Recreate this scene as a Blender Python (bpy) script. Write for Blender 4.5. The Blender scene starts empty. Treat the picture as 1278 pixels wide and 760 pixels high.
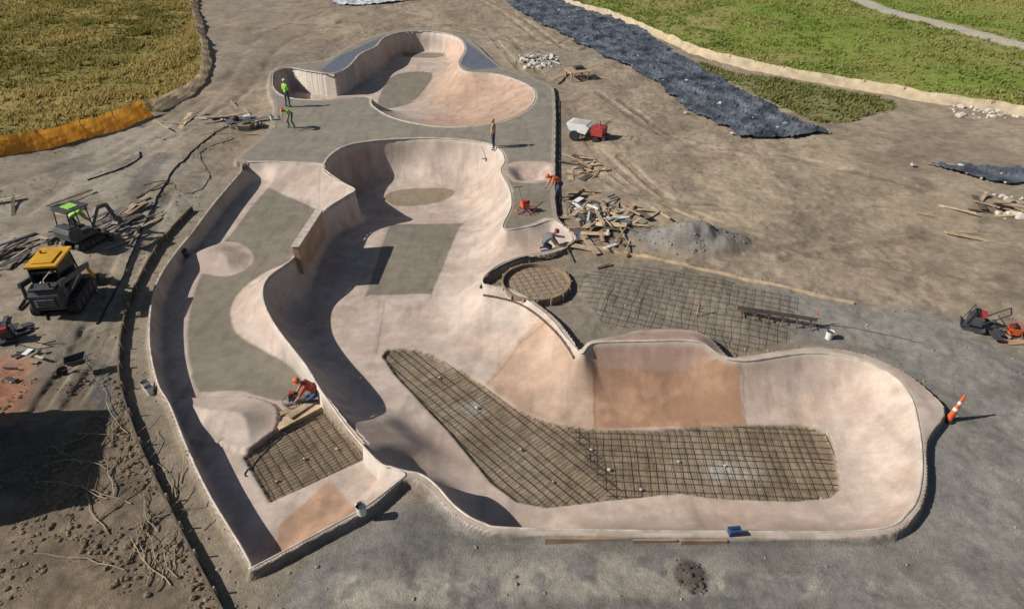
import bpy, bmesh, math, random
import numpy as np
from mathutils import Vector, Matrix, Euler
random.seed(7); rng=np.random.default_rng(7)
R=math.radians
scene=bpy.context.scene
# ---------------- camera (survey station of the drone) ----------------
HC=14.0; TH=R(34); FP=852.0
cam=bpy.data.cameras.new("camera"); cam.lens=24; cam.sensor_width=36; cam.clip_end=5000; cam.clip_start=0.5
co=bpy.data.objects.new("camera",cam); scene.collection.objects.link(co)
co.location=(0,0,HC); co.rotation_euler=(R(90)-TH,0,0); scene.camera=co
def G(u,v,z=0.0):
    """plan position (metres) of a surveyed point standing at level z"""
    a=u-639.0; b=v-380.0; h=HC-z
    d=h*FP/(FP*math.sin(TH)+b*math.cos(TH))
    return (a*d/FP, d*(math.cos(TH)-b/FP*math.sin(TH)))
def P(lst,z=0.0):
    return np.array([G(p[0],p[1],p[2] if len(p)>2 else z) for p in lst])
def smooth(p,n=4,closed=True):
    p=np.asarray(p,float); m=len(p); out=[]
    rngi=range(m) if closed else range(m-1)
    for i in rngi:
        if closed: a,b,c,d=p[i-1],p[i],p[(i+1)%m],p[(i+2)%m]
        else: a,b,c,d=p[max(i-1,0)],p[i],p[i+1],p[min(i+2,m-1)]
        for k in range(n):
            t=k/n
            out.append(.5*((2*b)+(-a+c)*t+(2*a-5*b+4*c-d)*t*t+(-a+3*b-3*c+d)*t**3))
    if not closed: out.append(p[-1])
    return np.array(out)
# ---------------- sun & sky ----------------
EL=R(35); AZ=R(8)
d=Vector((math.cos(AZ)*math.cos(EL),math.sin(AZ)*math.cos(EL),-math.sin(EL)))
sl=bpy.data.lights.new("sun",'SUN'); sl.energy=5.0; sl.angle=R(.5); sl.color=(1,.965,.91)
so=bpy.data.objects.new("sun",sl); scene.collection.objects.link(so); so.rotation_euler=d.to_track_quat('-Z','Y').to_euler(); so.location=(-30,-8,30)
w=bpy.data.worlds.new("World"); scene.world=w; w.use_nodes=True
nt=w.node_tree; bg=nt.nodes['Background']; sk=nt.nodes.new('ShaderNodeTexSky'); sk.sky_type='NISHITA'; sk.sun_disc=False
sk.sun_elevation=EL; sk.sun_rotation=R(262); nt.links.new(sk.outputs[0],bg.inputs[0]); bg.inputs[1].default_value=.05
scene.view_settings.view_transform='Standard'; scene.view_settings.look='None'; scene.view_settings.exposure=0
# ---------------- colour helpers / noise ----------------
def lin(c): 
    c=c/255.0
    return c/12.92 if c<.04045 else ((c+.055)/1.055)**2.4
def C(r,g,b,k=.9): return np.array([lin(r)*k,lin(g)*k,lin(b)*k])
def vnoise(x,y,seed=0):
    xi=np.floor(x).astype(np.int64); yi=np.floor(y).astype(np.int64); fx=x-xi; fy=y-yi
    fx=fx*fx*(3-2*fx); fy=fy*fy*(3-2*fy)
    def h(a,b):
        n=(a*374761393+b*668265263+seed*974634777)&0xffffffff
        n=((n^(n>>13))*1274126177)&0xffffffff
        return ((n^(n>>16))&0xffff)/65535.0
    return (h(xi,yi)*(1-fx)+h(xi+1,yi)*fx)*(1-fy)+(h(xi,yi+1)*(1-fx)+h(xi+1,yi+1)*fx)*fy
def fbm(x,y,s=1.0,o=4,seed=0):
    r=0;a=.5;t=0
    for i in range(o):
        c,sn=math.cos(i*.7),math.sin(i*.7)
        r=r+a*vnoise((x*c-y*sn)*s+i*17.3,(x*sn+y*c)*s+i*9.1,seed+i); t+=a; a*=.5; s*=2.03
    return r/t
def ss(a,b,x):
    t=np.clip((x-a)/(b-a),0,1); return t*t*(3-2*t)
# ---------------- terrain grid ----------------
def axis_out(start,step,g,lim1,cap,lim2):
    o=[];x=start;s=step
    while abs(x-start)<lim1:
        s=min(s*g,cap); x+=s; o.append(x)
    while abs(x-start)<lim2:
        s*=1.16; x+=s; o.append(x)
    return o
xd=list(np.arange(-15,15.5,.06))
xr=axis_out(xd[-1],.06,1.035,36,.42,900)
xl=axis_out(0,.06,1.035,36,.42,900); xl=[-15-a for a in xl][::-1]
X=np.array(xl+xd+xr)
yd=[];y=8.2
while y<66: yd.append(y); y+=.05+.0012*(y-8.2)
yf=[];s=.13
while y<100: yf.append(y); s=min(s*1.05,.35); y+=s
while y<1500: yf.append(y); s*=1.18; y+=s
yn=[8.2-a for a in axis_out(0,.06,1.15,6,.6,400)][::-1]
Y=np.array(yn+yd+yf)
NX,NY=len(X),len(Y)
GX,GY=np.meshgrid(X,Y); gx=GX.ravel(); gy=GY.ravel(); N=len(gx)
def seg_dist(px,py,poly,closed=True):
    best=np.full(px.shape,1e9)
    m=len(poly)
    for i in range(m if closed else m-1):
        ax,ay=poly[i]; bx,by=poly[(i+1)%m]; dx,dy=bx-ax,by-ay; L=dx*dx+dy*dy+1e-12
        t=np.clip(((px-ax)*dx+(py-ay)*dy)/L,0,1)
        best=np.minimum(best,(px-ax-t*dx)**2+(py-ay-t*dy)**2)
    return np.sqrt(best)
def inside(px,py,poly):
    r=np.zeros(px.shape,bool); m=len(poly)
    for i in range(m):
        ax,ay=poly[i]; bx,by=poly[(i+1)%m]
        if ay==by: continue
        c=((ay>py)!=(by>py))&(px<(bx-ax)*(py-ay)/(by-ay)+ax); r^=c
    return r
def sdf(poly,margin=1.0):
    out=np.full(N,-99.0); lo=poly.min(0)-margin; hi=poly.max(0)+margin
    k=np.where((gx>lo[0])&(gx<hi[0])&(gy>lo[1])&(gy<hi[1]))[0]
    px,py=gx[k],gy[k]; dd=seg_dist(px,py,poly); ins=inside(px,py,poly)
    out[k]=np.where(ins,dd,-dd); return out
def ldist(poly,margin=1.0):
    out=np.full(N,99.0); lo=poly.min(0)-margin; hi=poly.max(0)+margin
    k=np.where((gx>lo[0])&(gx<hi[0])&(gy>lo[1])&(gy<hi[1]))[0]
    out[k]=seg_dist(gx[k],gy[k],poly,False); return out
# ---------------- park outlines ----------------
PER=smooth(P([(310,202),(300,214),(268,250),(236,292),(212,322),(196,347),(187,380),(184,430),(194,480),(209,507),(232,564),(259,620),(297,684),(311,706),(318,711),(400,668),(458,637),(492,608),(506,598),(522,601),(540,615),(565,642),(598,660),(650,667),(900,671),(1088,670),(1140,648),(1158,605),(1158,550),(1180,517),(1165,492),(1120,458),(1060,437),(1000,434),(925,445),(905,443),(870,414),(800,412),(770,425),(735,437),(722,443),(712,420),(690,393),(645,362),(607,354),(603,350),(620,337),(652,323),(692,315),(719,300),(697,272),(693,225),(693,120),(680,103),(625,83),(585,48),(545,37),(500,37),(470,45),(440,55),(405,75),(350,82),(336,95),(336,118),(342,135),(332,165),(292,199)]),3)
COP=P([(408,214),(404,207),(415,192),(440,180),(490,174),(550,173),(600,178),(622,186),(630,200),(625,214),(636,236),(638,258),(628,285),(660,283),(692,276),(715,299),(690,312),(650,320),(617,334),(603,354),(643,366),(684,395),(706,422),(724,447),(741,440),(800,438),(865,438),(922,450),(1000,441),(1055,444),(1100,460),(1134,490),(1148,540),(1150,600),(1133,640),(1085,661),(900,663),(650,659),(602,652),(570,633),(545,606),(526,592),(508,588),(490,583),(468,572),(410,505),(383,462),(345,412),(330,378),(336,352),(372,322),(400,268),(430,246),(443,237),(428,228)])
COPs=smooth(COP,4)
FL=smooth(P([(470,443),(525,435),(570,455),(610,480),(660,515),(720,530),(800,534),(900,528),(1000,528),(1036,542),(1047,580),(1040,624),(900,626),(850,620),(760,628),(642,630),(560,542)],-1.25),3)
FM=smooth(P([(425,300),(488,276),(576,274),(560,320),(545,366),(535,400),(525,437),(470,443),(428,405),(400,372),(398,340)],-1.4),3)
FB=smooth(P([(446,243),(470,236),(500,234),(545,235),(568,239),(555,250),(520,258),(480,260)],-2.0),3)
FCN=P([(480,252,-2.0),(558,246,-2.0),(572,276,-1.4),(450,286,-1.4)])
PW=smooth(P([(310,203),(300,216),(270,251),(238,293),(214,323),(198,349),(189,381),(187,430),(197,478),(212,505),(235,562),(262,618),(300,680),(313,703),(319,706),(400,663),(456,632),(494,603),(506,592),(490,583),(468,572),(410,505),(383,462),(345,412),(330,378),(336,352),(372,322),(400,268),(430,246),(443,237),(425,228),(405,215),(398,205)]),4)
ZW=-.65
FW=smooth(P([(332,240),(398,264),(375,300),(362,325),(325,343),(296,368),(287,392),(297,418),(330,438),(365,458),(405,500),(445,560),(462,577),(478,590),(440,625),(330,682),(314,684),(298,655),(265,590),(243,548),(226,508),(213,480),(206,436),(208,390),(216,358),(232,331),(258,295),(300,243)],ZW),3)
TB=smooth(P([(340,100),(343,90),(360,85),(385,89),(415,92),(435,84),(450,68),(470,58),(480,47),(505,40),(545,40),(572,48),(580,62),(572,79),(582,90),(620,93),(655,105),(668,118),(660,135),(630,150),(580,158),(535,157),(490,147),(465,132),(462,122),(440,121),(400,125),(360,122),(343,112)]),4)
FT1=smooth(P([(495,92),(540,91),(520,122),(500,132),(472,134),(478,110)],-1.6),3)
FT2=smooth(P([(500,66),(550,66),(556,80),(540,90),(490,90)],-1.6),3)
FT3=smooth(P([(362,108),(400,104),(460,104),(480,112),(470,122),(380,122)],-1.6),3)
SP=smooth(P([(632,209),(650,203),(686,204),(691,214),(690,224),(660,227),(640,224)]),4)
per=sdf(PER,5); dB=sdf(COPs); dF=np.maximum.reduce([sdf(FL,6),sdf(FM,6),sdf(FB,6),sdf(FCN,6)])
dW=sdf(PW); dFW=sdf(FW,4); dT=sdf(TB); dFT=np.maximum.reduce([sdf(FT1,8),sdf(FT2,8),sdf(FT3,8)]); dS=sdf(SP)
# heights
D=1.27+.08*ss(20,22,gy)+.65*ss(28.5,32.5,gy)
ridge=smooth(P([(408,300,0),(372,322),(336,352),(330,378),(345,412),(383,462),(410,505)]),4,False)
drg=ldist(ridge,3)
back=P([(742,440),(865,438)]); dbk=ldist(back,3)
RZ=.2
ztop=RZ*np.exp(-(drg/.8)**2)+.42*np.exp(-(dbk/.75)**2)
n1=fbm(gx,gy,.9,4,1); n2=fbm(gx,gy,.12,4,5); n3=fbm(gx,gy,5.0,3,9)
e=-per; e=np.where(e>50,50,e)
rough_amp=ss(.15,1.2,e)
z=(.16*(n1-.5)+.5*(n2-.5)*ss(2,9,e)+.045*(n3-.5))*rough_amp
z+= -.24*ss(.0,.07,e)*(1-ss(.6,3.2,e))
def heap(u,v,h,rx,ry,seed=3):
    cx,cy=G(u,v); q=((gx-cx)/rx)**2+((gy-cy)/ry)**2
    return h*np.clip(1-q**.6,0,1)*(0.75+.5*fbm(gx,gy,1.5,3,seed)), np.clip(1.15-q,0,1)
hz,hm=heap(872,303,.85,2.2,1.4); z+=hz
hz2,hm2=heap(745,292,.35,2.3,2.2); z+=hz2
hz3,hm3=heap(826,300,.35,1.7,1.2,8); z+=hz3
hz4,hm4=heap(862,712,.12,.45,.5,4); z+=hz4
def track(pts,wd=.35,dep=.07):
    pl=smooth(P(pts),5,False); return ldist(pl,2),wd,dep
tracks=[]
for base in [[(760,190),(830,250),(950,300),(1100,330),(1278,350)],[(740,40),(700,60),(640,20),(560,-20)],[(1278,300),(1150,240),(1000,200),(860,180),(760,120)],[(300,20),(290,60),(240,130),(120,200),(0,240)],[(420,20),(340,50),(290,110),(180,180),(60,260),(0,330)],[(200,230),(150,330),(120,420),(60,520)],[(900,330),(1100,300),(1278,290)],[(620,40),(690,120),(760,220),(900,260),(1278,265)],[(520,20),(600,40),(660,60)]]:
    for off in (-9,9):
        tracks.append(track([(p[0]+off*1.6,p[1]+off*.5) for p in base],.3))
trm=np.zeros(N)
for dd,wd,dep in tracks: trm=np.maximum(trm,1-ss(wd*.5,wd,dd))
trm*=ss(.5,1.5,e)*(.35+.65*ss(.4,.6,n1))
z-=.08*trm
inp=per>0
z=np.where(inp,ztop,z+np.where(e<2,.42*np.exp(-(dbk/.75)**2)*(1-ss(0,.5,e)),0))
def prof(t,p): return 1-(1-t)**p
def blend(din,dfl):
    a=np.clip(din,0,None); b=np.clip(-dfl,0,None); return np.where(dfl>=0,1.0,a/(a+b+1e-9))
dbl=ldist(P([(395,480),(450,540),(495,573)]),5)
westwall=ldist(smooth(P([(455,178),(440,181),(415,192),(404,207),(410,215),(428,228),(443,237),(430,246),(400,268),(372,322),(336,352),(330,378),(345,412),(375,450)]),4,False),6)
nearwall=ldist(smooth(P([(525,592),(545,606),(570,633),(602,652),(640,658)]),4,False),4)
pB=2.15-1.0*(1-ss(1.0,2.4,dbl))+2.6*(1-ss(1.8,3.8,westwall))+2.0*(1-ss(.8,2.0,nearwall))
pB=np.clip(pB,1.15,4.8)
tB=blend(dB,dF); z=np.where(dB>0,ztop*(1-tB)**2.2-D*prof(tB,pB),z)
wl=ldist(smooth(P([(305,208),(268,250),(236,292),(212,322),(196,347),(188,380),(186,430),(195,480),(210,507),(234,564),(260,620),(300,684)]),3,False),4)
pW=1.3+2.8*(1-ss(.7,1.7,wl))
tW=blend(dW,dFW); z=np.where((dW>0)&(dB<=0),ztop*(1-tW)**1.3+ZW*prof(tW,pW),z)
tT=blend(dT,dFT); twl=ldist(smooth(P([(345,89),(385,89),(415,92),(435,84),(450,68),(470,58),(480,47)]),4,False),6)
z=np.where(dT>0,-1.65*prof(tT,2.1+2.9*(1-ss(2.0,4.5,twl))),z)
z=np.where(dS>0,-.35*ss(0,.9,dS),z)
PAD1=smooth(P([(218,312),(262,296),(295,296),(314,310),(308,326),(280,337),(240,332),(212,330)],-.35),4)
PAD2=smooth(P([(215,492),(262,487),(310,487),(340,497),(345,515),(335,535),(308,553),(270,545),(232,540),(216,512)],-.3),4)
dP1=sdf(PAD1); dP2=sdf(PAD2)
z=np.where((dP1>0)&(dW>0),np.maximum(z,ZW+.34*ss(0,1.3,dP1)),z)
z=np.where((dP2>0)&(dW>0),np.maximum(z,ZW+.10+.42*ss(0,1.6,dP2)),z)
RB1=P([(476,445),(525,438),(568,458),(606,482),(658,517),(720,533),(800,537),(900,531),(1000,531),(1034,544),(1044,580),(1037,622),(900,623),(850,617),(760,625),(644,627),(560,540)],-1.3)
RB1=smooth(RB1,3)
RB2=P([(303,572),(345,540),(404,511),(461,572),(337,629)],-.7)
dR1=sdf(RB1); dR2=sdf(RB2); 
z=np.where(dR1>0,z-.11*ss(0,.07,dR1)+.04*(n3-.5)+.05*(n1-.5),z); z=np.where(dR2>0,ZW-.10*ss(0,.07,dR2)+.04*(n3-.5),z)
z=np.where(inp&(dR1<=0)&(dR2<=0),z+.012*(fbm(gx,gy,1.3,3,17)-.5),z)
Zg=z.reshape(NY,NX)
def H(x,y):
    i=int(np.clip(np.searchsorted(X,x)-1,0,NX-2)); j=int(np.clip(np.searchsorted(Y,y)-1,0,NY-2))
    fx=(x-X[i])/(X[i+1]-X[i]); fy=(y-Y[j])/(Y[j+1]-Y[j])
    return float((Zg[j,i]*(1-fx)+Zg[j,i+1]*fx)*(1-fy)+(Zg[j+1,i]*(1-fx)+Zg[j+1,i+1]*fx)*fy)
# ---------------- ground & concrete colour ----------------
n4=fbm(gx,gy,.35,5,21); n5=fbm(gx,gy,1.7,4,33); n6=fbm(gx,gy,.07,3,44); n7=fbm(gx,gy,.8,5,55)
col=np.zeros((N,3))
def mixto(m,c): 
    global col
    m=np.clip(m,0,1)[:,None]; col=col*(1-m)+np.asarray(c)*m
col[:]=C(158,141,120)
mixto(ss(.42,.68,n4)*.7,C(180,162,138)); mixto(ss(.5,.72,n5)*.45,C(126,111,92)); mixto(ss(.5,.7,n6)*.5,C(144,135,122)); mixto(ss(.52,.66,n7)*.45,C(122,110,94))
GRV=P([(600,345),(740,318),(900,340),(1065,382),(1180,400),(1300,445),(1500,760),(1500,1000),(200,1000),(290,760),(335,700),(500,600),(700,600),(1000,560),(1080,420),(720,430)])
dG=sdf(GRV,4); g=ss(-.6,.9,dG+1.6*(n4-.5))
mixto(g,C(138,133,125)); mixto(g*ss(.48,.66,n7)*.6,C(110,105,98)); mixto(g*ss(.53,.7,n4)*.5,C(154,147,136)); mixto(g*ss(.5,.7,n5)*.35,C(116,109,98))
for (u,v,rx,ry) in ((740,712,4.2,.7),(560,735,1.6,.4),(1000,725,2.5,.35),(430,735,1.5,.6)):
    cx,cy=G(u,v); q=np.clip(1.3-((gx-cx)/rx)**2-((gy-cy)/ry)**2,0,1); mixto(q*ss(.5,.58,n5*.5+n7*.5)*.5,C(190,180,162))
mixto(ss(.9,.3,np.abs(gy-G(700,680)[1]))*0,C(0,0,0))
SO=P([(600,345),(740,318),(905,345),(985,372),(985,425),(905,444),(870,412),(800,412),(735,437),(715,430),(690,393),(645,362)]); mixto(ss(-.2,.3,sdf(SO))*.6,C(140,126,106))
BL=P([(160,480),(275,752),(300,900),(-300,900),(-200,500),(60,470)]); dBL=sdf(BL,4); b=ss(-.6,.8,dBL+1.5*(n4-.5))
mixto(b*.85,C(120,105,87)); mixto(b*ss(.5,.7,n5)*.6,C(154,135,110)); mixto(b*ss(.5,.65,n7)*.5,C(95,82,67))
LT=P([(0,200),(180,140),(330,150),(300,200),(190,300),(60,330),(-100,330)]); dLT=sdf(LT,4); mixto(ss(-1,1,dLT)*ss(.4,.6,n4)*.7,C(168,158,142))
mixto(np.maximum(hm,hm3)*.95,C(142,137,130)); mixto(hm2*.6,C(120,105,87)); mixto(np.clip(hm4*1.5,0,1)*.8,C(80,72,62))
mixto(trm*.5*ss(.3,.55,n5),C(118,103,84))
RW=P([(760,180),(900,190),(1040,180),(1278,190),(1300,300),(1100,330),(930,300),(800,250)]); mixto(ss(-1,2,sdf(RW,4))*ss(.45,.6,n4)*.45,C(186,167,140))
OR=P([(-20,432),(45,455),(30,520),(-20,525)]); dOR=sdf(OR); mixto(ss(-.3,.4,dOR+.5*(n5-.5))*.7,C(175,115,85))
mixto((1-ss(.8,1.6,e))*(gx<-5)*(gy<32)*.5,C(138,127,109))
rough=np.full(N,.9); bump=np.ones(N)
def wet(pts,k=.75):
    global rough
    pl=smooth(P(pts),4); dd=sdf(pl,1); m=ss(-.15,.25,dd+.5*(n5-.5)); mixto(m*k,C(112,110,108)); rough=rough*(1-m)+.12*m; return m
wet([(118,455),(138,450),(140,480),(142,515),(125,520),(112,490)]); wet([(170,215),(200,190),(210,200),(180,240),(150,250)],.4); wet([(60,210),(110,190),(120,200),(70,225)],.4)
# meadows
GLp=P([(-900,-80),(236,-80),(240,0),(256,85),(243,108),(185,141),(100,166),(0,197),(-300,270),(-900,420)])
GRp=P([(560,-110),(700,0),(760,22),(820,45),(920,80),(1060,105),(1278,143),(1900,260),(2600,-110)])
GR2=P([(870,78),(930,92),(1040,108),(1110,122),(1120,132),(1060,150),(1020,152),(960,125),(900,100)])
dGL=sdf(GLp,6); dGR=sdf(GRp,6); dG2=sdf(GR2,3)
far=ss(86,96,gy)
gl=ss(-.2,.3,dGL); gr=ss(-.2,.3,dGR); g2=ss(-.3,.5,dG2+1.2*(n5-.5))
mixto(gl,C(140,124,68)); mixto(gl*ss(.45,.65,n4)*.8,C(166,146,90)); mixto(gl*ss(.5,.7,n6)*.6,C(120,116,56))
grn=np.maximum(gr,far*(gx>-10)); 
mixto(grn,C(126,138,60)); mixto(grn*ss(.42,.6,n4)*.5,C(150,148,80)); mixto(grn*ss(.5,.62,n6)*.6,C(164,148,100)); mixto(grn*ss(.45,.55,1-n6)*.3,C(118,144,50))
mixto(g2*.7,C(118,122,64)); mixto(far*(gx<=-10),C(140,124,68))
pth=smooth(P([(1000,-40),(1070,0),(1150,25),(1278,58),(1500,110)]),4,False); dpth=ldist(pth,3); mixto((1-ss(.9,1.5,dpth)),C(196,184,164))
# concrete
bn=fbm(gx,gy,.55,4,61); bn2=fbm(gx,gy,2.4,4,71); bn3=fbm(gx,gy,6.0,3,81); bn4=fbm(gx*.5,gy,1.1,5,91)
KC=.8
LC=C(214,194,178,KC)
def conc(m,c,var,orange):
    c=np.array(c)
    mixto(m,c); mixto(m*ss(.47,.7,bn)*orange,C(194,154,124,KC)); mixto(m*ss(.48,.7,bn2)*var,c*.72); mixto(m*ss(.5,.7,1-bn2)*var*.8,np.minimum(c*1.2,.8))
    mixto(m*ss(.5,.68,bn4)*var*.9,c*np.array([.80,.77,.75])); mixto(m*ss(.52,.7,bn3)*var*.6,c*.82)
mp=ss(-.02,.03,per); conc(mp,LC,.5,.35)
yD=G(500,272)[1]
out_b=np.minimum.reduce([-dB,-dW,-dT,-dS])
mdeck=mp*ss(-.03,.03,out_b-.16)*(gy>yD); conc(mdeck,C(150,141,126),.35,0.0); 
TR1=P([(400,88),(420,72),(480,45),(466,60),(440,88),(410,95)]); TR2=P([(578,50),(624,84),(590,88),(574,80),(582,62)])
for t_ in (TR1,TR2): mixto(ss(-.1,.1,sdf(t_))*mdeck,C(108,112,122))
GRY=C(142,133,117)
def gpoly(pts,zz,c,o=0.0,lim=None,sm=True,v=.4):
    pl=P(pts,zz); pl=smooth(pl,3) if sm else pl
    m=ss(-.04,.04,sdf(pl)+.05*(bn2-.5)); 
    if lim is not None: m=m*(lim>0)
    conc(m,c,v,o); return m
gpoly([(330,240),(345,240),(396,262),(398,268),(375,300),(362,325),(325,343),(296,368),(287,392),(297,418),(330,438),(365,458),(398,490),(345,500),(300,487),(250,488),(238,460),(234,420),(240,375),(256,335),(290,290)],ZW,GRY,0,dW)
conc(ss(-.02,.03,dP1)*(dW>0),LC*.97,.4,.25); conc(ss(-.02,.03,dP2)*(dW>0),LC,.4,.3)
gpoly([(487,278),(492,275),(573,273),(576,276),(540,364),(534,367),(462,369),(458,366)],-1.38,GRY*.98,0,dB)
gpoly([(480,245),(500,237),(545,235),(568,239),(555,250),(520,257),(490,256)],-2.0,C(152,138,116),0.2,dB)
gpoly([(495,92),(540,91),(520,122),(500,132),(472,134),(478,110)],-1.6,GRY,0,dT)
gpoly([(508,66),(550,66),(554,69),(540,72),(505,70)],-1.6,GRY,0,dT)
gpoly([(642,238),(688,240),(690,266),(628,286)],0,GRY,0,-dB)
gpoly([(724,447),(741,441,.3),(741,534,-1.27),(700,530,-1.27),(650,512,-1.27),(605,478,-1.27),(625,440,-.8),(664,400,-.2),(690,396)],0,C(208,178,154,KC),.45,dB,False,.6)
gpoly([(741,438,.35),(868,436,.35),(922,448),(932,530,-1.27),(741,535,-1.27)],0,C(196,156,126,KC),.45,dB,False,.85)
gpoly([(412,598,ZW),(452,632),(330,700),(350,655,ZW)],0,C(204,166,138,KC),.5,dW,False,.6)
gpoly([(735,437),(800,411),(870,412),(905,444),(865,438,.4),(745,438,.4)],0,C(196,164,144,KC),.4,None,False)
conc(ss(0,.05,dT)*(1-ss(-.02,.1,dFT))*ss(G(520,140)[0]-1,G(560,140)[0],gx)*.8,C(212,178,152,KC),.5,.5)
def joint(pts,wd=.035,k=.55):
    global col
    dd=ldist(P(pts),1); m=(1-ss(wd*.5,wd*1.3,dd))*k*mp; col=col*(1-.45*m[:,None])
joint([(741,440,.3),(742,470,-.7),(742,534,-1.25)]); joint([(922,450),(926,480,-.8),(932,530,-1.25)]); joint([(690,396),(650,425,-.7),(608,478,-1.25)])
joint([(650,327),(640,366)]); joint([(480,375,-1.35),(470,443,-1.3)]); joint([(400,205),(397,262,-.6)]); joint([(692,170),(560,150)],.03,.3); joint([(1148,545),(1045,560,-1.2)],.03,.3)
# drips and scuffs that run down the transitions
sc=ss(.55,.75,fbm(gx*3,gy*.6,1.2,3,131)); col=col*(1-.13*(sc*mp)[:,None])
for dd in (dB,dT): mixto((1-ss(.05,.13,abs(dd)))*mp*.55,C(216,206,192,KC))
mixto((1-ss(.07,.15,abs(per-.12)))*mp*.4,C(205,190,174,KC))
# mud tracked over the outer edge
mixto((1-ss(0,.35,per))*mp*ss(.5,.62,n5)*.55,C(150,134,112))
for m_,c_ in ((ss(-.02,.04,dR1),1),(ss(-.02,.04,dR2),.9)):
    mixto(m_,C(150,132,108)*c_); mixto(m_*ss(.45,.65,bn2)*.6,C(120,105,86)); mixto(m_*ss(.5,.62,n4)*.4,C(172,158,136))
for (u,v,rr_) in ((922,580,.30),(592,508,.1),(900,590,.1)):
    cx,cy=G(u,v,-1.3); mixto(np.exp(-((gx-cx)**2+(gy-cy)**2)/rr_)*(.3+ss(.4,.55,bn2))*.8*(dR1>0),C(196,190,180))
finished=mp*(1-np.maximum(ss(-.02,.04,dR1),ss(-.02,.04,dR2)))
rough=rough*(1-finished)+.62*finished; bump=1-.85*finished
# ---------------- meshes ----------------
def mk_grid_obj(name,mask,mat):
    idx=np.arange(N).reshape(NY,NX)
    q=np.stack([idx[:-1,:-1],idx[:-1,1:],idx[1:,1:],idx[1:,:-1]],-1).reshape(-1,4)
    fm=mask(q); q=q[fm]; u,inv=np.unique(q,return_inverse=True); inv=inv.reshape(-1)
    me=bpy.data.meshes.new(name); me.vertices.add(len(u)); me.vertices.foreach_set("co",np.stack([gx[u],gy[u],z[u]],-1).astype(np.float32).ravel())
    me.loops.add(len(inv)); me.loops.foreach_set("vertex_index",inv.astype(np.int32)); me.polygons.add(len(q)); me.polygons.foreach_set("loop_start",np.arange(0,len(inv),4,dtype=np.int32))
    me.polygons.foreach_set("use_smooth",np.ones(len(q),bool)); me.update(calc_edges=True); me.validate()
    a=me.attributes.new("Col",'FLOAT_COLOR','POINT'); a.data.foreach_set("color",np.concatenate([col[u],np.ones((len(u),1))],1).astype(np.float32).ravel())
    for nm,ar in (("Rgh",rough),("Bmp",bump)):
        a=me.attributes.new(nm,'FLOAT','POINT'); a.data.foreach_set("value",ar[u].astype(np.float32))
    me.materials.append(mat); o=bpy.data.objects.new(name,me); scene.collection.objects.link(o); return o
def terrain_mat():
    m=bpy.data.materials.new("terrain"); m.use_nodes=True; n=m.node_tree; b=n.nodes['Principled BSDF']
    A=n.nodes.new('ShaderNodeAttribute'); A.attribute_name='Col'; Rr=n.nodes.new('ShaderNodeAttribute'); Rr.attribute_name='Rgh'; Bb=n.nodes.new('ShaderNodeAttribute'); Bb.attribute_name='Bmp'
    geo=n.nodes.new('ShaderNodeNewGeometry')
    def noise(sc,det=6,ro=.6):
        t=n.nodes.new('ShaderNodeTexNoise'); t.inputs['Scale'].default_value=sc; t.inputs['Detail'].default_value=det; t.inputs['Roughness'].default_value=ro; n.links.new(geo.outputs['Position'],t.inputs['Vector']); return t
    a=noise(3,8,.7); c=noise(22,6,.7)
    def mr(src,lo,hi,a0=.3,a1=.7):
        r=n.nodes.new('ShaderNodeMapRange'); r.inputs[1].default_value=a0; r.inputs[2].default_value=a1; r.inputs[3].default_value=lo; r.inputs[4].default_value=hi; n.links.new(src,r.inputs[0]); return r
    def math_(op,x,y):
        k=n.nodes.new('ShaderNodeMath'); k.operation=op
        for i,s in enumerate((x,y)):
            if isinstance(s,(int,float)): k.inputs[i].default_value=s
            else: n.links.new(s,k.inputs[i])
        return k.outputs[0]
    f1=mr(a.outputs[0],-.26,.26); f2=mr(c.outputs[0],-.3,.3)
    amp=math_('ADD',math_('MULTIPLY',Bb.outputs['Fac'],.66),.34)
    f=math_('ADD',1.0,math_('MULTIPLY',amp,math_('ADD',f1.outputs[0],f2.outputs[0])))
    vm=n.nodes.new('ShaderNodeVectorMath'); vm.operation='SCALE'; n.links.new(A.outputs['Color'],vm.inputs[0]); n.links.new(f,vm.inputs['Scale'])
    n.links.new(vm.outputs[0],b.inputs['Base Color']); n.links.new(Rr.outputs['Fac'],b.inputs['Roughness'])
    bp=n.nodes.new('ShaderNodeBump'); bp.inputs['Distance'].default_value=.035; bp.inputs['Strength'].default_value=.8
    n.links.new(math_('MULTIPLY',Bb.outputs['Fac'],math_('ADD',c.outputs[0],a.outputs[0])),bp.inputs['Height']); n.links.new(bp.outputs[0],b.inputs['Normal'])
    b.inputs['Specular IOR Level'].default_value=.3
    return m
TM=terrain_mat()
park=mk_grid_obj("concrete_skatepark",lambda q:(per[q]>.0).all(1),TM)
ground=mk_grid_obj("ground",lambda q:~(per[q]>.0).all(1),TM)
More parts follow.
